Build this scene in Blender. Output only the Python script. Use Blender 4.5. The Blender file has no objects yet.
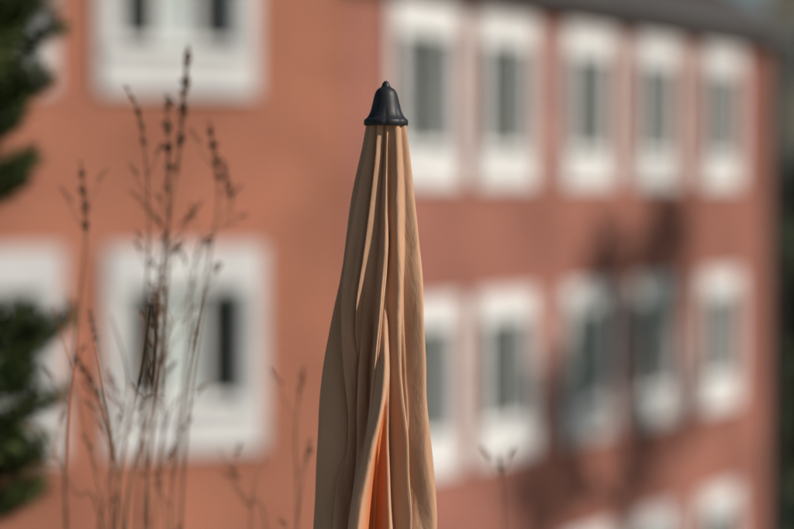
import bpy, math, random
import numpy as np
from mathutils import Vector
random.seed(7); rng=np.random.default_rng(7)
S=bpy.context.scene
EYE=7.2

# ---------------------------------------------------------------- materials
def newmat(name):
    m=bpy.data.materials.new(name); m.use_nodes=True
    nt=m.node_tree; b=nt.nodes['Principled BSDF']; return m,nt,b
def noisy(name,c1,c2,scale=5,rough=.8,bump=0.0,bscale=60,spec=.3,detail=5,lo=.35,hi=.65):
    m,nt,b=newmat(name); N=nt.nodes; L=nt.links
    tc=N.new('ShaderNodeTexCoord'); n=N.new('ShaderNodeTexNoise'); n.inputs['Scale'].default_value=scale; n.inputs['Detail'].default_value=detail
    r=N.new('ShaderNodeValToRGB'); r.color_ramp.elements[0].position=lo; r.color_ramp.elements[1].position=hi
    r.color_ramp.elements[0].color=(*c1,1); r.color_ramp.elements[1].color=(*c2,1)
    L.new(tc.outputs['Object'],n.inputs['Vector']); L.new(n.outputs['Fac'],r.inputs['Fac']); L.new(r.outputs['Color'],b.inputs['Base Color'])
    b.inputs['Roughness'].default_value=rough; b.inputs['Specular IOR Level'].default_value=spec
    if bump>0:
        n2=N.new('ShaderNodeTexNoise'); n2.inputs['Scale'].default_value=bscale; n2.inputs['Detail'].default_value=4
        bp=N.new('ShaderNodeBump'); bp.inputs['Strength'].default_value=bump; bp.inputs['Distance'].default_value=.01
        L.new(tc.outputs['Object'],n2.inputs['Vector']); L.new(n2.outputs['Fac'],bp.inputs['Height']); L.new(bp.outputs['Normal'],b.inputs['Normal'])
    return m
def brickmat(name,ca,cb,mortar):
    m,nt,b=newmat(name); N=nt.nodes; L=nt.links
    uv=N.new('ShaderNodeTexCoord')
    br=N.new('ShaderNodeTexBrick'); br.inputs['Scale'].default_value=1.0
    br.inputs['Brick Width'].default_value=.25; br.inputs['Row Height'].default_value=.075; br.inputs['Mortar Size'].default_value=.008
    br.inputs['Color1'].default_value=(*ca,1); br.inputs['Color2'].default_value=(*cb,1); br.inputs['Mortar'].default_value=(*mortar,1)
    L.new(uv.outputs['UV'],br.inputs['Vector'])
    n=N.new('ShaderNodeTexNoise'); n.inputs['Scale'].default_value=.8; n.inputs['Detail'].default_value=6
    L.new(uv.outputs['UV'],n.inputs['Vector'])
    r=N.new('ShaderNodeMapRange'); r.inputs['From Min'].default_value=.3; r.inputs['From Max'].default_value=.7; r.inputs['To Min'].default_value=.72; r.inputs['To Max'].default_value=1.14
    L.new(n.outputs['Fac'],r.inputs['Value'])
    mx=N.new('ShaderNodeMix'); mx.data_type='RGBA'; mx.blend_type='MULTIPLY'; mx.inputs['Factor'].default_value=1
    L.new(br.outputs['Color'],mx.inputs['A']); L.new(r.outputs['Result'],mx.inputs['B']); L.new(mx.outputs['Result'],b.inputs['Base Color'])
    bp=N.new('ShaderNodeBump'); bp.inputs['Strength'].default_value=.4; bp.inputs['Distance'].default_value=.006
    L.new(br.outputs['Fac'],bp.inputs['Height']); bp.invert=True; L.new(bp.outputs['Normal'],b.inputs['Normal'])
    b.inputs['Roughness'].default_value=.9; b.inputs['Specular IOR Level'].default_value=.2
    return m
M={}
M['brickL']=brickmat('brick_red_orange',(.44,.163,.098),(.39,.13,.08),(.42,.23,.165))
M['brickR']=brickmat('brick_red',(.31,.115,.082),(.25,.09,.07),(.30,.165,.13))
M['plaster']=noisy('white_plaster',(.58,.58,.59),(.70,.70,.70),3,.8)
M['frame']=noisy('white_window_paint',(.68,.68,.67),(.78,.78,.76),4,.4)
M['curtain']=noisy('curtain_fabric',(.66,.67,.68),(.78,.78,.78),9,.9)
M['blind']=noisy('grey_green_blind',(.20,.27,.27),(.32,.39,.38),5,.9)
M['room']=noisy('dark_room',(.02,.022,.024),(.05,.05,.05),2,.9)
M['roof']=noisy('dark_roof_tiles',(.03,.027,.026),(.065,.055,.05),6,.8,.4,30)
M['gutter']=noisy('zinc_gutter',(.07,.07,.075),(.12,.12,.12),6,.45)
M['concrete']=noisy('concrete',(.28,.27,.25),(.38,.36,.33),3,.9,.3,40)
M['wood']=noisy('planter_wood',(.16,.09,.05),(.26,.16,.09),8,.75,.3,50)
M['soil']=noisy('soil',(.04,.028,.02),(.09,.06,.04),20,.95,.6,40)
M['grass']=noisy('grass_ground',(.045,.075,.025),(.09,.12,.045),1.5,.95,.5,30)
M['asphalt']=noisy('asphalt',(.04,.04,.042),(.065,.065,.065),30,.9,.3,200)
M['bark']=noisy('bark',(.06,.042,.03),(.13,.095,.07),14,.9,.6,60)
M['stem']=noisy('dry_weed_stem',(.12,.065,.037),(.19,.11,.06),25,.85)
M['seed']=noisy('dry_seed_head',(.085,.042,.026),(.16,.085,.047),60,.9)
M['pole']=noisy('parasol_pole_metal',(.10,.10,.105),(.14,.14,.14),10,.35)
M['beige']=noisy('beige_render',(.32,.29,.22),(.38,.34,.26),2,.9)
M['leafdark']=noisy('dark_foliage',(.018,.030,.014),(.06,.08,.03),2.5,.8)
M['leaftree']=noisy('spring_leaves',(.05,.08,.025),(.10,.13,.045),3,.7)
M['needle']=noisy('conifer_needles',(.025,.048,.016),(.11,.14,.042),7,.55)
def glass():
    m,nt,b=newmat('window_glass'); N=nt.nodes; L=nt.links
    out=[n for n in N if n.type=='OUTPUT_MATERIAL'][0]; N.remove(b)
    tr=N.new('ShaderNodeBsdfTransparent'); tr.inputs['Color'].default_value=(.86,.91,.90,1)
    gl=N.new('ShaderNodeBsdfGlossy'); gl.inputs['Roughness'].default_value=.03
    fr=N.new('ShaderNodeFresnel'); fr.inputs['IOR'].default_value=1.7
    mx=N.new('ShaderNodeMixShader'); L.new(fr.outputs[0],mx.inputs[0]); L.new(tr.outputs[0],mx.inputs[1]); L.new(gl.outputs[0],mx.inputs[2]); L.new(mx.outputs[0],out.inputs['Surface'])
    return m
M['glass']=glass()
def cloth():
    m,nt,b=newmat('parasol_canvas'); N=nt.nodes; L=nt.links
    out=[n for n in N if n.type=='OUTPUT_MATERIAL'][0]
    at=N.new('ShaderNodeAttribute'); at.attribute_name='fold_glow'
    tc=N.new('ShaderNodeTexCoord')
    n=N.new('ShaderNodeTexNoise'); n.inputs['Scale'].default_value=14; n.inputs['Detail'].default_value=8
    mp=N.new('ShaderNodeMapping'); mp.inputs['Scale'].default_value=(1,1,.3)
    L.new(tc.outputs['Object'],mp.inputs['Vector']); L.new(mp.outputs['Vector'],n.inputs['Vector'])
    r=N.new('ShaderNodeValToRGB'); r.color_ramp.elements[0].position=.3; r.color_ramp.elements[1].position=.72
    r.color_ramp.elements[0].color=(.41,.24,.15,1); r.color_ramp.elements[1].color=(.56,.34,.215,1)
    L.new(n.outputs['Fac'],r.inputs['Fac'])
    mx=N.new('ShaderNodeMix'); mx.data_type='RGBA'; mx.inputs['B'].default_value=(.52,.155,.05,1)  # orange base colour paints in the light glowing through the folded cloth
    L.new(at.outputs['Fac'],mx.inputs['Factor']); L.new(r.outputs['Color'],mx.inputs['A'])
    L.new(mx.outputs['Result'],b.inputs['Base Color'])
    b.inputs['Roughness'].default_value=.9; b.inputs['Specular IOR Level'].default_value=.12
    b.inputs['Sheen Weight'].default_value=.05
    w1=N.new('ShaderNodeTexNoise'); w1.inputs['Scale'].default_value=800; w1.inputs['Detail'].default_value=2
    L.new(tc.outputs['Object'],w1.inputs['Vector'])
    w2=N.new('ShaderNodeTexNoise'); w2.inputs['Scale'].default_value=34; w2.inputs['Detail'].default_value=5; w2.inputs['Distortion'].default_value=.6
    L.new(mp.outputs['Vector'],w2.inputs['Vector'])
    b1=N.new('ShaderNodeBump'); b1.inputs['Strength'].default_value=.45; b1.inputs['Distance'].default_value=.0008
    b2=N.new('ShaderNodeBump'); b2.inputs['Strength'].default_value=.8; b2.inputs['Distance'].default_value=.006
    L.new(w1.outputs['Fac'],b1.inputs['Height']); L.new(w2.outputs['Fac'],b2.inputs['Height']); L.new(b2.outputs['Normal'],b1.inputs['Normal'])
    L.new(b1.outputs['Normal'],b.inputs['Normal'])
    t=N.new('ShaderNodeBsdfTranslucent'); t.inputs['Color'].default_value=(.75,.30,.11,1)
    ms=N.new('ShaderNodeMixShader'); ms.inputs[0].default_value=.08
    L.new(b.outputs[0],ms.inputs[1]); L.new(t.outputs[0],ms.inputs[2]); L.new(ms.outputs[0],out.inputs['Surface'])
    return m
M['cloth']=cloth()
m,nt,b=newmat('black_plastic'); b.inputs['Roughness'].default_value=.5; b.inputs['Specular IOR Level'].default_value=.3
nn=nt.nodes.new('ShaderNodeTexNoise'); nn.inputs['Scale'].default_value=120
rr=nt.nodes.new('ShaderNodeValToRGB'); rr.color_ramp.elements[0].color=(.009,.010,.013,1); rr.color_ramp.elements[1].color=(.022,.023,.027,1)
nt.links.new(nn.outputs['Fac'],rr.inputs['Fac']); nt.links.new(rr.outputs['Color'],b.inputs['Base Color']); M['cap']=m

# ---------------------------------------------------------------- mesh helpers
def empty(name,loc=(0,0,0)):
    e=bpy.data.objects.new(name,None); e.location=loc; S.collection.objects.link(e); return e
def meshobj(name,v,f,mat,parent=None,smooth=False,uv=None):
    me=bpy.data.meshes.new(name); me.from_pydata([tuple(map(float,p)) for p in v],[],f)
    if uv is not None:
        l=me.uv_layers.new(name='UVMap'); 
        flat=[c for face in uv for p in face for c in p]; l.data.foreach_set('uv',flat)
    me.materials.append(mat)
    if smooth: me.polygons.foreach_set('use_smooth',[True]*len(me.polygons))
    me.update(); o=bpy.data.objects.new(name,me); S.collection.objects.link(o)
    if parent: o.parent=parent
    return o
class Acc:
    def __init__(s): s.d={}
    def quad(s,k,pts,uv=None):
        v,f,u=s.d.setdefault(k,([],[],[])); i=len(v); v.extend(pts); f.append(tuple(range(i,i+len(pts)))); u.append(uv or [(0,0)]*len(pts))
    def flush(s,parent,names):
        for k,(v,f,u) in s.d.items(): meshobj(names.get(k,k),v,f,M[k],parent,uv=u)
class Frame:
    def __init__(s,O,u,n): s.O=Vector(O); s.u=Vector(u).normalized(); s.n=Vector(n).normalized()
    def p(s,a,z,d): q=s.O+s.u*a+s.n*d; return (q.x,q.y,z)
def box(acc,k,F,a0,a1,z0,z1,d0,d1):
    P=lambda a,z,d:F.p(a,z,d)
    q=[[(a0,z0,d1),(a1,z0,d1),(a1,z1,d1),(a0,z1,d1)],[(a0,z0,d0),(a0,z1,d0),(a1,z1,d0),(a1,z0,d0)],
       [(a0,z0,d0),(a0,z0,d1),(a0,z1,d1),(a0,z1,d0)],[(a1,z0,d0),(a1,z1,d0),(a1,z1,d1),(a1,z0,d1)],
       [(a0,z1,d0),(a0,z1,d1),(a1,z1,d1),(a1,z1,d0)],[(a0,z0,d0),(a1,z0,d0),(a1,z0,d1),(a0,z0,d1)]]
    for f in q: acc.quad(k,[P(*c) for c in f],[(c[0]+c[2],c[1]) for c in f])
def window(acc,F,c,z0,w,h,ow,ob,ot,kind,rnd):
    a0,a1=c-ow/2,c+ow/2; b0,b1=z0+ob,z0+h-ot
    box(acc,'plaster',F,c-w/2,a0,z0,z0+h,-.02,.045); box(acc,'plaster',F,a1,c+w/2,z0,z0+h,-.02,.045)
    box(acc,'plaster',F,a0,a1,z0,b0,-.02,.045); box(acc,'plaster',F,a0,a1,b1,z0+h,-.02,.045)
    box(acc,'plaster',F,a0-.05,a1+.05,b0-.045,b0-.002,.046,.09)
    for (x,y) in ((a0,0),(a1,0)):
        acc.quad('plaster',[F.p(x,b0,-.02),F.p(x,b1,-.02),F.p(x,b1,-.22),F.p(x,b0,-.22)])
    for z in (b0,b1):
        acc.quad('plaster',[F.p(a0,z,-.02),F.p(a1,z,-.02),F.p(a1,z,-.22),F.p(a0,z,-.22)])
    fr=.05; d0,d1=-.09,-.03
    box(acc,'frame',F,a0,a0+fr,b0,b1,d0,d1); box(acc,'frame',F,a1-fr,a1,b0,b1,d0,d1)
    box(acc,'frame',F,a0+fr,a1-fr,b0,b0+fr,d0,d1); box(acc,'frame',F,a0+fr,a1-fr,b1-fr,b1,d0,d1)
    if kind=='L':
        for s in (-1,1):
            x=c+s*.17; box(acc,'frame',F,x-.04,x+.04,b0+fr,b1-fr,d0,d1-.003)
        acc.quad('curtain',[F.p(c-.19,b0,-.075),F.p(c+.19,b0,-.075),F.p(c+.19,b1,-.075),F.p(c-.19,b1,-.075)])
    else:
        box(acc,'frame',F,c-.03,c+.03,b0+fr,b1-fr,d0,d1-.003)
        if rnd>0:
            zb=b1-(b1-b0)*rnd
            acc.quad('blind',[F.p(a0,zb,-.10),F.p(a1,zb,-.10),F.p(a1,b1,-.10),F.p(a0,b1,-.10)])
    acc.quad('glass',[F.p(a0+fr/2,b0+fr/2,-.06),F.p(a1-fr/2,b0+fr/2,-.06),F.p(a1-fr/2,b1-fr/2,-.06),F.p(a0+fr/2,b1-fr/2,-.06)])
    D=-1.0;e=.15
    A=[(a0-e,b0-e),(a1+e,b0-e),(a1+e,b1+e),(a0-e,b1+e)]
    acc.quad('room',[F.p(x,z,D) for x,z in A])
    for i in range(4):
        (x0,y0),(x1,y1)=A[i],A[(i+1)%4]
        acc.quad('room',[F.p(x0,y0,-.225),F.p(x1,y1,-.225),F.p(x1,y1,D),F.p(x0,y0,D)])
    return (a0,a1,b0,b1)
def wall(acc,k,F,a0,a1,z0,z1,holes):
    xs=sorted({a0,a1,*[h[0] for h in holes],*[h[1] for h in holes]}); zs=sorted({z0,z1,*[h[2] for h in holes],*[h[3] for h in holes]})
    for i in range(len(xs)-1):
        for j in range(len(zs)-1):
            cx=(xs[i]+xs[i+1])/2; cz=(zs[j]+zs[j+1])/2
            if any(h[0]<cx<h[1] and h[2]<cz<h[3] for h in holes): continue
            q=[(xs[i],zs[j]),(xs[i+1],zs[j]),(xs[i+1],zs[j+1]),(xs[i],zs[j+1])]
            acc.quad(k,[F.p(x,z,0) for x,z in q],q)
def hiproof(acc,pts,z,over,h,inset):
    c=sum((Vector(p) for p in pts),Vector((0,0)))/len(pts)
    def off(p,d): v=Vector(p)-c; return c+v*((v.length+d)/v.length)
    lo=[off(p,over) for p in pts]; hi=[c+(Vector(p)-c)*inset for p in pts]
    n=len(pts)
    for i in range(n):
        j=(i+1)%n
        acc.quad('roof',[(*lo[i],z),(*lo[j],z),(*hi[j],z+h),(*hi[i],z+h)])
        acc.quad('gutter',[(*lo[i],z-.16),(*lo[j],z-.16),(*lo[j],z-.002),(*lo[i],z-.002)])
    acc.quad('roof',[(*p,z+h) for p in hi]); acc.quad('gutter',[(*p,z-.16) for p in lo])

# ---------------------------------------------------------------- buildings
P0=Vector((-.505,18.2,0)); uL=Vector((-.924,-.381,0)); nL=Vector((.381,-.924,0))
uR=Vector((.547,.84,0)).normalized(); nR=Vector((uR.y,-uR.x,0))
names={'brickL':'brick_walls','brickR':'brick_walls','plaster':'window_surrounds','frame':'window_frames','curtain':'curtains','blind':'roller_blinds','glass':'window_glass','room':'room_interiors','roof':'roof','gutter':'gutter_and_eaves','beige':'rendered_walls'}
e=empty('brick_apartment_building'); acc=Acc(); F=Frame(P0,uL,nL); holes=[]
for ri,row in enumerate((1.43,4.73,8.09)):
    for i in range(6):
        holes.append(window(acc,F,(1.60,1.60,1.66)[ri]+1.93*i,row,1.52,1.95,1.17,.45,.40,'L',0))
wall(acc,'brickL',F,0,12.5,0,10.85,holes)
A=P0; B=P0+uL*12.5; C=B-nL*8.5; D=A-nL*8.5
for (p,q) in ((B,C),(C,D),(D,A)):
    l=(q-p).length; acc.quad('brickL',[(p.x,p.y,0),(q.x,q.y,0),(q.x,q.y,10.85),(p.x,p.y,10.85)],[(0,0),(l,0),(l,10.85),(0,10.85)])
hiproof(acc,[A.xy,B.xy,C.xy,D.xy],11.0,.45,2.2,.35)
acc.flush(e,names)
e=empty('brick_apartment_building'); acc=Acc(); P1=P0+uR*.02; F=Frame(P1,uR,nR); holes=[]
o=1.745-.02
rb=[1,.95,.9,1,.9, .9,1.,.95,.3,.9, .5,.8,.7,.9,.9]; k=0
for row in (7.24,4.2,1.2):
    for s in (-.3,1.36,3.36,5.25,7.3):
        holes.append(window(acc,F,s+o,row,1.30,1.88,1.0,.38,.31,'R',rb[k])); k+=1
WL=11.0; EV=9.42
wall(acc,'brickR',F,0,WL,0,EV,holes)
A=P1; B=P1+uR*WL; C=B-nR*8; D=P0-nL*8.52+Vector((.02,0,0))
for (p,q) in ((B,C),(C,D),(D,A)):
    l=(q-p).length; acc.quad('brickR',[(p.x,p.y,0),(q.x,q.y,0),(q.x,q.y,EV),(p.x,p.y,EV)],[(0,0),(l,0),(l,EV),(0,EV)])
def pt(p,z): return (p.x,p.y,z)
Ao=A+nR*.3; Bo=B+nR*.3+uR*.25
R1=A-nR*4+uR*2.2; R2=B-nR*4; Cb=C+uR*.25
acc.quad('roof',[pt(Ao,EV+.06),pt(Bo,EV+.06),pt(R2+uR*.25,12.1),pt(R1,12.1)])
acc.quad('roof',[pt(Bo,EV+.06),pt(Cb,EV+.06),pt(R2+uR*.25,12.1)])
acc.quad('roof',[pt(Cb,EV+.06),pt(D,EV+.06),pt(R1,12.1),pt(R2+uR*.25,12.1)])
acc.quad('roof',[pt(D,EV+.06),pt(Ao,EV+.06),pt(R1,12.1)])
box(acc,'gutter',F,.02,WL+.25,EV-.08,EV+.055,.18,.32)
box(acc,'gutter',F,.02,WL+.25,EV,EV+.05,0.003,.178)
box(acc,'gutter',F,WL-.25,WL-.15,0,EV-.02,.03,.12)
acc.flush(e,names)

e=empty('beige_house'); acc=Acc()
Q=[Vector((9.0,46)),Vector((21,44)),Vector((23,54)),Vector((11,56))]
for i in range(4):
    p,q=Q[i],Q[(i+1)%4]; acc.quad('beige',[(*p,0),(*q,0),(*q,14.6),(*p,14.6)])
hiproof(acc,Q,14.8,.5,3,.3)
u=(Q[1]-Q[0]).normalized(); F=Frame((*Q[0],0),(*u,0),(u.y,-u.x,0))
for row in (1,4,7,9.9):
    for i in range(4):
        c=1.4+2.3*i; box(acc,'frame',F,c-.5,c+.5,row,row+1.4,.01,.06); box(acc,'room',F,c-.42,c+.42,row+.08,row+1.32,.061,.07)
acc.flush(e,names)

# ---------------------------------------------------------------- ground
meshobj('ground',[(-300,-300,0),(300,-300,0),(300,300,0),(-300,300,0)],[(0,1,2,3)],M['grass'])
a=[P0+uL*14+nL*1.0,P0+Vector((.35,-1.1,0)),P0+uR*14+nR*1.0]; b_=[P0+uL*14+nL*3.2,P0+Vector((1.1,-3.4,0)),P0+uR*14+nR*3.2]
v=[(p.x,p.y,.012) for p in a]+[(p.x,p.y,.012) for p in b_]
meshobj('footpath',v,[(0,3,4,1),(1,4,5,2)],M['asphalt'])

# ---------------------------------------------------------------- terrace
TZ=4.92
def bx(name,x0,x1,y0,y1,z0,z1,mat,parent=None,bev=0):
    v=[(x,y,z) for z in (z0,z1) for y in (y0,y1) for x in (x0,x1)]
    o=meshobj(name,v,[(0,2,3,1),(4,5,7,6),(0,1,5,4),(2,6,7,3),(0,4,6,2),(1,3,7,5)],mat,parent)
    if bev: m=o.modifiers.new('b','BEVEL'); m.width=bev; m.segments=2
    return o
e=empty('terrace'); bx('terrace_slab',-5,5,-4,5.0,.02,TZ,M['concrete'],e); bx('parapet',-5,5,5.002,5.2,.02,TZ+.75,M['concrete'],e,.01)
e=empty('wooden_planter')
y0,y1=3.35,4.1
for i in range(5):
    z=TZ+.03+i*.19
    bx('front_board_%d'%i,-1.0,.6,y0,y0+.03,z,z+.18,M['wood'],e,.004); bx('back_board_%d'%i,-1.0,.6,y1-.03,y1,z,z+.18,M['wood'],e,.004)
    bx('side_board_%d'%i,-1.0,-.97,y0+.032,y1-.032,z,z+.18,M['wood'],e,.004); bx('end_board_%d'%i,.57,.6,y0+.032,y1-.032,z,z+.18,M['wood'],e,.004)
bx('soil_fill',-.965,.565,y0+.035,y1-.035,TZ+.04,TZ+.92,M['soil'],e)

# ---------------------------------------------------------------- tubes
def tube(V,Fc,pts,rads,n=6):
    pts=[Vector(p) for p in pts]; base=len(V)
    for i,p in enumerate(pts):
        t=(pts[min(i+1,len(pts)-1)]-pts[max(i-1,0)]).normalized()
        a=t.cross(Vector((0,1,0.13))); a=a.normalized() if a.length>1e-4 else Vector((1,0,0)); b=t.cross(a)
        for k in range(n):
            an=2*math.pi*k/n; V.append(p+(a*math.cos(an)+b*math.sin(an))*rads[i])
    for i in range(len(pts)-1):
        for k in range(n):
            q=(k+1)%n; Fc.append((base+i*n+k,base+i*n+q,base+(i+1)*n+q,base+(i+1)*n+k))
    Fc.append(tuple(base+(len(pts)-1)*n+k for k in range(n)))
def catmull(P,m=8):
    P=[Vector(p) for p in P]; Q=[P[0]*2-P[1]]+P+[P[-1]*2-P[-2]]; out=[]
    for i in range(1,len(Q)-2):
        for k in range(m):
            t=k/m; a,b,c,d=Q[i-1:i+3]
            out.append(.5*((2*b)+(c-a)*t+(2*a-5*b+4*c-d)*t*t+(3*b-a*1-3*c+d)*t**3))
    out.append(P[-1]); return out
def grain(V,Fc,p,d,L,r):
    d=d.normalized(); a=d.cross(Vector((.3,1,.2))).normalized(); b=d.cross(a); i=len(V)
    V.append(p)
    for s,rr in ((.35,r),(.75,r*.7)):
        for k in range(4):
            an=k*math.pi/2; V.append(p+d*L*s+(a*math.cos(an)+b*math.sin(an))*rr)
    V.append(p+d*L)
    for k in range(4):
        q=(k+1)%4; Fc.append((i,i+1+k,i+1+q)); Fc.append((i+1+k,i+5+k,i+5+q,i+1+q)); Fc.append((i+5+k,i+9,i+5+q))

# ---------------------------------------------------------------- weeds
weeds=[
 ([(-.53,5.8),(-.53,6.53),(-.487,6.79),(-.458,7.02),(-.432,7.26),(-.412,7.486)],3.70,.26,1.2),
 ([(-.46,5.8),(-.438,6.53),(-.408,6.79),(-.379,7.04),(-.359,7.19),(-.374,7.335)],3.74,.15,1.0),
 ([(-.56,5.8),(-.546,6.53),(-.507,6.88),(-.480,7.14),(-.492,7.33),(-.525,7.40)],3.66,.14,.9),
 ([(-.62,5.8),(-.66,6.60),(-.635,6.92),(-.607,7.10),(-.628,7.255)],3.70,.17,1.0),
 ([(-.52,5.8),(-.52,6.5),(-.56,6.82),(-.592,6.965)],3.62,.09,.8),
 ([(-.60,5.8),(-.575,6.55),(-.585,6.75),(-.645,6.875)],3.78,.13,1.1),
 ([(-.50,5.8),(-.50,6.5),(-.47,6.9),(-.452,7.2),(-.450,7.39)],3.72,.20,1.1),
 ([(-.54,5.8),(-.53,6.5),(-.502,6.95),(-.47,7.1),(-.51,7.18)],3.80,.08,.8),
 ([(-.46,5.8),(-.45,6.5),(-.43,6.7),(-.392,6.95)],3.65,.07,.7),
 ([(-.45,5.8),(-.47,6.5),(-.44,6.8),(-.405,7.08),(-.345,7.14),(-.352,7.26)],3.85,.10,.9),
 ([(-.50,5.8),(-.49,6.45),(-.478,6.7),(-.452,6.9),(-.425,6.98),(-.385,7.05)],3.75,.0,.8),
 ([(-.45,5.8),(-.586,6.53),(-.64,6.60),(-.71,6.74)],3.7,.0,.8),
 ([(-.50,5.8),(-.53,6.4),(-.60,6.75),(-.66,6.98)],3.6,.0,.7),
 ([(-.30,5.8),(-.29,6.53),(-.258,6.67)],3.7,.0,.7),
 ([(-.22,5.8),(-.198,6.53),(-.200,6.72),(-.186,6.85)],3.7,.07,.7),
 ([(-.22,5.8),(-.26,6.5),(-.31,6.57),(-.36,6.68)],3.76,.0,.7),
 ([(-.18,5.8),(-.20,6.4),(-.185,6.58),(-.165,6.72)],3.6,.05,.7),
 ([(.24,5.8),(.22,6.5),(.203,6.66)],3.8,.05,.7),
 ([(-.55,5.8),(-.50,6.5),(-.515,6.75),(-.48,6.88),(-.488,7.0)],3.78,.11,1.2),
 ([(-.48,5.8),(-.46,6.5),(-.48,6.62),(-.44,6.78),(-.37,6.82)],3.7,.0,.7),
 ([(-.60,5.8),(-.60,6.45),(-.57,6.6),(-.545,6.8),(-.565,6.95)],3.7,.0,.7),
]
e=empty('dry_weeds'); V=[];Fc=[];V2=[];F2=[]
for pts,y,hl,th in weeds:
    y-=.16
    P=[(x*.957+random.uniform(-.004,.004),y+.04*math.sin(i*1.7+x*30),7.2+(z-7.2)*.957) for i,(x,z) in enumerate(pts)]
    C=catmull(P,10); n=len(C); r=[th*(.0024*(1-i/n)+.0012) for i in range(n)]; tube(V,Fc,C,r,5)
    if hl>0:
        acc_l=0;i=n-1
        while i>0 and acc_l<hl:
            seg=(C[i]-C[i-1]); L=seg.length; m=max(1,int(L/.002))
            for k in range(m):
                f=(acc_l+L*k/m)/hl
                if f>1: break
                env=math.sin(math.pi*min(1,(f*.85+.12)))**.6*(1 if random.random()<.85 else .3)*(.8+.35*math.sin(f*31+th*9))
                for q in range(3):
                    an=random.uniform(0,6.28); side=Vector((math.cos(an),math.sin(an),0))
                    p=C[i]-seg*k/m
                    grain(V2,F2,p,seg.normalized()*random.uniform(.5,1.3)+side*.9,random.uniform(.008,.017)*env*th,.0022*env*th)
            acc_l+=L; i-=1
    for q in range(5 if len(pts)>4 else 2):
        i=random.randint(int(n*.35),int(n*.85)); t=(C[i]-C[i-1]).normalized(); s=random.choice((-1,1))
        d=(t*.8+Vector((s*.6,random.uniform(-.5,.5),0))).normalized(); L=random.uniform(.03,.10)
        pp=[C[i],C[i]+d*L*.5+t*L*.05,C[i]+d*L+Vector((0,0,L*.3))]; tube(V,Fc,pp,[.0011,.0009,.0005],4)
        for g in range(12): grain(V2,F2,pp[2]-d*L*.04*g,d+Vector((random.uniform(-.6,.6),random.uniform(-.6,.6),.2)),.009,.0018)
meshobj('weed_stems',V,Fc,M['stem'],e,True); meshobj('seed_heads',V2,F2,M['seed'],e)

# ---------------------------------------------------------------- conifer
random.seed(11)
e=empty('pine_tree'); V=[];Fc=[];NV=[];NF=[]
base=Vector((-1.20,4.45,TZ)); H=3.7
tp=[base+Vector((.02*math.sin(i),.02*math.cos(i*1.3),H*i/10)) for i in range(11)]
tube(V,Fc,tp,[.055*(1-i/11)+.006 for i in range(11)],10)
def needles(p0,p1,dens,L):
    ax=(p1-p0); ln=ax.length; ax=ax.normalized(); n=int(ln*dens)
    a=ax.cross(Vector((.1,.2,1))).normalized(); b=ax.cross(a)
    for i in range(n):
        p=p0+ax*ln*random.random(); an=random.uniform(0,6.283)
        d=(ax*random.uniform(.5,1.1)+(a*math.cos(an)+b*math.sin(an))).normalized(); l=L*random.uniform(.7,1.2)
        w=d.cross(Vector((random.random(),random.random(),random.random()))).normalized()*.0013
        k=len(NV); NV.extend([p-w,p+w,p+d*l*.7+w*.8,p+d*l,p+d*l*.7-w*.8]); NF.append((k,k+1,k+2,k+3,k+4))
def branch(p,d,L):
    pts=[p]; dd=d.copy(); n=6
    for i in range(n):
        dd=(dd+Vector((random.uniform(-.08,.08),random.uniform(-.08,.08),.06))).normalized(); pts.append(pts[-1]+dd*L/n)
    tube(V,Fc,pts,[.010*(1-i/(n+1))*(L/.5)+.0015 for i in range(n+1)],5)
    for i in range(1,n+1):
        f=i/n
        if i>1: needles(pts[i-1],pts[i],900,.045)
        for s in (-1,1,0):
            if random.random()<.08: continue
            side=dd.cross(Vector((0,0,1))).normalized()*s
            td=(dd*.8+side*.75+Vector((0,0,random.uniform(-.25,.45)+(.4 if s==0 else 0)))).normalized()
            tl=L*.38*(1.15-f*.7)*random.uniform(.7,1.2); q=pts[i]+td*tl
            tube(V,Fc,[pts[i],pts[i]+td*tl*.5,q],[.003,.002,.0012],4); needles(pts[i],q,950,.042)
for z,k in ((TZ+.5,6),(TZ+.9,7),(TZ+1.2,7),(6.35,8),(6.5,8),(6.65,8),(6.78,8),(7.08,8),(7.2,8),(7.3,8),(7.4,8),(7.5,8),(7.62,7),(7.85,6),(8.1,6),(8.35,5),(8.55,5)):
    a0=random.uniform(0,6.28)
    for i in range(k):
        an=a0+6.283*i/k+random.uniform(-.2,.2); c=base+Vector((0,0,z-TZ))
        L=(.38 if z<7 else .37)*random.uniform(.75,1.0)
        if z>8: L*=.6
        branch(c,Vector((math.cos(an),math.sin(an),.12 if z<7 else .3)).normalized(),L)
for z,ang,L,up in ((6.70,.05,.42,.25),(6.66,.0,.38,.22),(6.62,-.35,.36,.2),(6.54,.3,.38,.15),(6.48,-.15,.36,.1),(6.40,.1,.32,.05),(6.44,.0,.34,.1),(6.72,.4,.34,.25),
                   (7.05,-.1,.33,.35),(7.1,.3,.34,.35),(7.15,-.3,.35,.4),(7.2,.25,.38,.45),(7.22,0,.40,.4),(7.28,-.4,.38,.5),(7.32,.1,.43,.45),(7.38,.0,.42,.5),(7.45,.3,.42,.4),(7.42,-.3,.42,.4)):
    branch(base+Vector((0,0,z-TZ)),Vector((math.cos(ang),math.sin(ang),up)).normalized(),L)
meshobj('trunk_and_branches',V,Fc,M['bark'],e,True); meshobj('needle_foliage',NV,NF,M['needle'],e)

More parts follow.
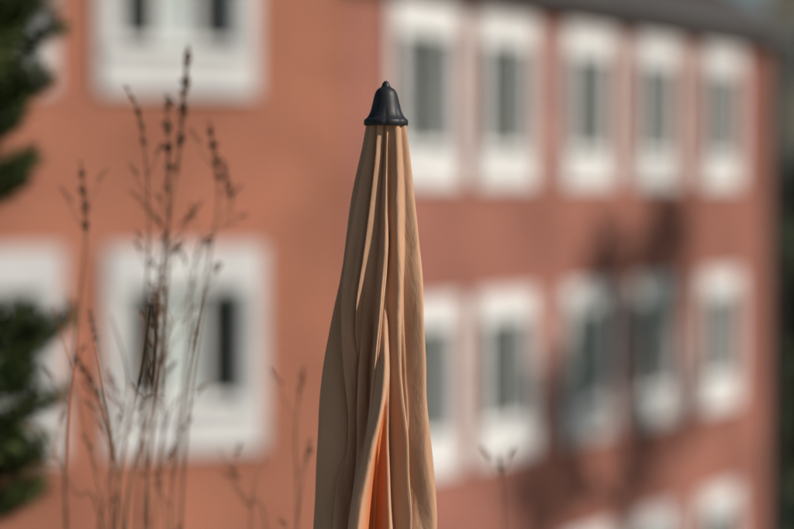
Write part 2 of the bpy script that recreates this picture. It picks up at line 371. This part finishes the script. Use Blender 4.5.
# ---------------------------------------------------------------- broadleaf trees
def leafy(name,loc,H,R,crown_z,leafn,leafsz,leafmat,seed,depth=5):
    random.seed(seed); e=empty(name); V=[];Fc=[];tips=[]
    def grow(p,d,L,r,lv):
        pts=[p];dd=d.copy()
        for i in range(4):
            dd=(dd+Vector((random.uniform(-.18,.18),random.uniform(-.18,.18),random.uniform(-.05,.15)))).normalized(); pts.append(pts[-1]+dd*L/4)
        tube(V,Fc,pts,[r*(1-.1*i) for i in range(5)],6 if lv<3 else 4)
        if lv>=2: tips.extend(pts[2:])
        if lv>=depth: return
        for k in range(3 if lv>0 else 5):
            an=random.uniform(0,6.28); t=dd.cross(Vector((math.cos(an),math.sin(an),.3))).normalized()
            grow(pts[-1] if k<2 else pts[random.choice((2,3))],(dd*.75+t*.75).normalized(),L*random.uniform(.62,.8),r*.6,lv+1)
    tr=Vector(loc); th=crown_z-R*.8
    tube(V,Fc,[tr,tr+Vector((.05,0,th*.5)),tr+Vector((0,.05,th))],[.17,.14,.11],10)
    for k in range(5):
        an=6.28*k/5; grow(tr+Vector((0,.05,th-.02)),Vector((math.cos(an)*.6,math.sin(an)*.6,.9)).normalized(),R*.62,.07,1)
    meshobj('trunk_and_limbs',V,Fc,M['bark'],e,True)
    LV=[];LF=[]
    for i in range(leafn):
        p=random.choice(tips)+Vector((random.gauss(0,1),random.gauss(0,1),random.gauss(0,1)))*leafsz*1.6
        a=Vector((random.gauss(0,1),random.gauss(0,1),random.gauss(0,1))).normalized(); b=a.cross(Vector((random.gauss(0,1),random.gauss(0,1),1))).normalized()
        s=leafsz*random.uniform(.6,1.2); k=len(LV); LV.extend([p-a*s,p+b*s*.5,p+a*s,p-b*s*.5]); LF.append((k,k+1,k+2,k+3))
    meshobj('leaf_crown',LV,LF,M[leafmat],e)
leafy('deciduous_tree',(7.9,21.5,0),10,2.2,8.7,7000,.08,'leaftree',3)
for i,(x,y,h) in enumerate(((8.2,33,7),(9.5,36,8.2),(7.4,38,7.5),(12,37,8),(14.5,40,9),(11,42,10.5))):
    leafy('deciduous_tree',(x,y,0),h,2.6,h*.62,7000,.2,'leafdark',20+i,4)

# ---------------------------------------------------------------- parasol
random.seed(5)
par=empty('closed_parasol',(0,0,0))
PY=2.9; ZT=7.306
dep=np.array([0,.05,.108,.20,.278,.36,.433,.50,.633,.9,1.15,1.45]); 
xl=np.array([365,358,349,337,325,316,310.5,307.5,304,304,322,298]); xr=np.array([407,412,416.5,423,428,433,437,439,441,440,422,442])
toM=lambda px:(px-397)/646.5
NZ=460; NT=1200; zz=np.linspace(0,1.45,NZ)
def sm(a):
    k=np.ones(21)/21; return np.convolve(np.pad(a,10,mode='reflect',reflect_type='odd'),k,'valid')
L_=sm(np.interp(zz,dep,toM(xl))); R_=sm(np.interp(zz,dep,toM(xr)))
cx=(L_+R_)/2; rad=(R_-L_)/2
th=np.linspace(-math.pi,math.pi,NT,endpoint=False); T,Z=np.meshgrid(th,zz)
D2=np.pi/180
def wrap(a): return (a+np.pi)%(2*np.pi)-np.pi
r=np.ones_like(T)
def sm_path(zs,a):
    v=np.interp(zz,zs,a); k=np.ones(45)/45; return np.convolve(np.pad(v,22,mode='edge'),k,'valid')
def valley(path,dp,w,side,st=0,en=9):
    """path: [(depth m, deg)...]; side = which flank is the gentle one"""
    global r
    c=sm_path([p[0] for p in path],[p[1] for p in path])[:,None]*D2
    d=wrap(T-c)/(w*D2)*side
    amp=dp*np.clip((Z-st)/.14+(.7 if st==0 else 0),0,1)*np.clip((en-Z)/.14,0,1)*(.65+.35*np.clip(Z/.3,0,1))*(1+.2*np.sin(Z*13+path[0][1]))
    prof=np.where(d>0,np.exp(-np.abs(d)**1.5),np.exp(-np.abs(d*3.6)**1.6))
    r=r-amp*prof
valley([(0,-4),(.12,-5),(.28,-6),(.43,-13),(.63,-23),(1.1,-30)],.56,24,-1)
valley([(0,-36),(.15,-33),(.35,-40),(.63,-38),(1.1,-42)],.46,22,-1)
valley([(0,20),(.1,21),(.25,27),(.43,33),(.6,38),(1.1,40)],.44,20,-1)
valley([(0,54),(.2,50),(.40,60),(.63,56),(1.1,58)],.32,20,-1)
valley([(0,-66),(.2,-70),(.45,-62),(.63,-66),(1.1,-68)],.34,18,-1)
valley([(0,80),(.3,78),(.63,82),(1.1,80)],.20,12,1)
valley([(0,-92),(.3,-90),(.63,-94),(1.1,-90)],.20,12,-1)
valley([(.10,36),(.20,22),(.31,10),(.42,2)],.20,10,1,.10,.44)
valley([(.15,-16),(.30,-26),(.48,-46)],.18,11,1,.15,.54)
valley([(.22,8),(.35,3),(.45,-5),(.6,-16)],.17,10,1,.2,.60)
valley([(.34,-78),(.5,-58),(.63,-48)],.16,11,1,.32,.8)
valley([(.25,40),(.42,48),(.6,66)],.17,10,-1,.25,.75)
valley([(.06,-50),(.18,-56),(.34,-52)],.14,9,1,.04,.4)
valley([(.03,8),(.12,12),(.22,16)],.16,8,1,.0,.26)
for a in range(108,262,24):
    valley([(0,a),(.4,a+random.uniform(-8,8)),(1.1,a+random.uniform(-10,10))],random.uniform(.25,.45),random.uniform(14,20),random.choice((-1,1)))
r+=.022*np.exp(-Z/.05)*np.sin(T*19+2*np.sin(T*3))
for i in range(12):
    f=random.choice((3,4,5,6,8,10)); g=random.uniform(-26,26); ph=random.uniform(0,6.28)
    r+=.010*np.sin(f*T+g*Z+ph+1.8*np.sin(Z*random.uniform(4,9)+i))*np.clip(Z/.25,.1,1)
for i in range(8):
    f=random.choice((9,11,13,15)); g=random.uniform(-45,45); ph=random.uniform(0,6.28)
    r+=.0055*np.sin(f*T+g*Z+ph+2.2*np.sin(Z*random.uniform(8,14)+i))*np.clip(Z/.2,.1,1)*(.5+.5*np.sin(Z*11+T*2+i))
# opening between two folds
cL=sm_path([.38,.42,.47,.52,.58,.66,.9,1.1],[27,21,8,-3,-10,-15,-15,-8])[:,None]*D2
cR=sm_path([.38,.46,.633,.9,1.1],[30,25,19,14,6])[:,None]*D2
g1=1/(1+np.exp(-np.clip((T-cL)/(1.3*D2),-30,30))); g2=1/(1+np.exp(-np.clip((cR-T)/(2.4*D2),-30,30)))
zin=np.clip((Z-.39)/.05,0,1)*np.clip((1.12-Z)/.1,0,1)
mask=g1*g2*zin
rim=np.exp(-((T-cL+9*D2)/(9*D2))**2)*np.clip((Z-.34)/.12,0,1)*np.clip((1.12-Z)/.1,0,1)*(T<cR)
r=r*(1-rim*.75)+(.98)*rim*.75
r=r*(1-mask)+mask*(.47+.03*np.sin(T*17+Z*20)-.08*np.sin(np.clip((T-cL)*4,-1.5,1.5)))
r=np.clip(r,.3,1.05)
rr=rad[:,None]*r
T2=T+ .05*np.sin(T*7+Z*5)*np.clip(Z/.2,0,1)
X=cx[:,None]+rr*np.sin(T2); Y=PY-rr*np.cos(T2)*.95; 
Zw=ZT-Z-np.where(Z>1.3,(Z-1.3)*.35*np.sin(T*8),0)
verts=np.stack([X,Y,Zw],-1).reshape(-1,3)
idx=np.arange(NZ*NT).reshape(NZ,NT); nx=np.roll(idx,-1,1)
faces=np.stack([idx[:-1],idx[1:],nx[1:],nx[:-1]],-1).reshape(-1,4)
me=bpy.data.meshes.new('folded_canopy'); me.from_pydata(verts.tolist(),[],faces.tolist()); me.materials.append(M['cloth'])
me.polygons.foreach_set('use_smooth',[True]*len(me.polygons))
at=me.attributes.new('fold_glow','FLOAT','POINT'); glow=np.clip(mask*1.1,0,1)+np.clip((.62-r)/.3,0,1)*.15*(1-mask)  # weights of the painted orange glow: full in the opening, faint in deep folds
at.data.foreach_set('value',np.clip(glow,0,1).reshape(-1).astype(np.float32))
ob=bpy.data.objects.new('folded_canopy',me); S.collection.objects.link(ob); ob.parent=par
def revolve(name,prof,cx_,cy_,z0,mat,n=96,rib=0,parent=par):
    V=[];Fc=[]
    for j,(rr_,z) in enumerate(prof):
        for k in range(n):
            a=2*math.pi*k/n; q=rr_*(1-rib*(.5+.5*math.cos(8*a))**6*(1 if z<.02 else 0)); V.append((cx_+q*math.cos(a),cy_+q*math.sin(a),z0+z))
    for j in range(len(prof)-1):
        for k in range(n): q=(k+1)%n; Fc.append((j*n+k,j*n+q,(j+1)*n+q,(j+1)*n+k))
    return meshobj(name,V,Fc,mat,parent,True)
CX=toM(386)
prof=[(.0,-.004),(.030,-.006),(.0332,-.006),(.0345,-.0045),(.0348,-.001),(.0343,.0025),(.0326,.0042),(.0302,.0058),(.0272,.010),(.0245,.0155),(.0222,.023),(.0202,.031),(.0184,.039),(.0165,.0450),(.0140,.0492),(.0108,.0518),(.0080,.0532),(.0066,.0548),(.0060,.0572),(.0050,.0596),(.0034,.0616),(.0017,.0628),(0.0001,.0632)]
revolve('top_cap',prof,CX,PY,ZT-.001,M['cap'],96,.04)
cb=float(cx[-1])
V=[];Fc=[]; tube(V,Fc,[(CX,PY,ZT-.0),(float(cx[220]),PY,ZT-.7),(cb,PY,ZT-1.45),(cb,PY,TZ+.04)],[.010,.019,.019,.019],24); meshobj('pole',V,Fc,M['pole'],par,True)
k=int(1.15/1.45*NZ); 
revolve('tie_strap',[(rad[k]*1.03,-.015),(rad[k]*1.06,-.013),(rad[k]*1.06,.013),(rad[k]*1.03,.015)],float(cx[k]),PY,ZT-1.15,M['cloth'])
revolve('base_weight',[(.001,0),(.25,0),(.25,.05),(.235,.065),(.06,.08),(.05,.1),(.028,.11),(.026,.35),(.019,.352)],cb,PY,TZ+.001,M['concrete'])

# ---------------------------------------------------------------- light, sky, camera
az=math.atan2(.95,-.33); el=math.radians(36)
d=Vector((math.sin(az)*math.cos(el),math.cos(az)*math.cos(el),math.sin(el)))
l=bpy.data.lights.new('sun','SUN'); l.energy=4.9; l.angle=math.radians(.53); l.color=(1,.92,.82)
lo=bpy.data.objects.new('sun',l); S.collection.objects.link(lo); lo.rotation_euler=d.to_track_quat('Z','Y').to_euler(); lo.location=(20,-10,30)
w=bpy.data.worlds.new('World'); S.world=w; w.use_nodes=True; nt=w.node_tree
bg=nt.nodes['Background']; sk=nt.nodes.new('ShaderNodeTexSky'); sk.sky_type='NISHITA'; sk.sun_disc=False; sk.sun_elevation=el; sk.sun_rotation=az
nt.links.new(sk.outputs[0],bg.inputs['Color']); bg.inputs['Strength'].default_value=.06
cam=bpy.data.cameras.new('camera'); co=bpy.data.objects.new('camera',cam); S.collection.objects.link(co); S.camera=co
co.location=(0,0,EYE); co.rotation_euler=(math.radians(90-2.275),0,0)
cam.lens=85; cam.sensor_width=36; cam.clip_end=1000; cam.clip_start=.1
cam.dof.use_dof=True; cam.dof.focus_distance=2.84; cam.dof.aperture_fstop=1.3
S.view_settings.view_transform='Standard'; S.view_settings.look='None'; S.view_settings.exposure=0
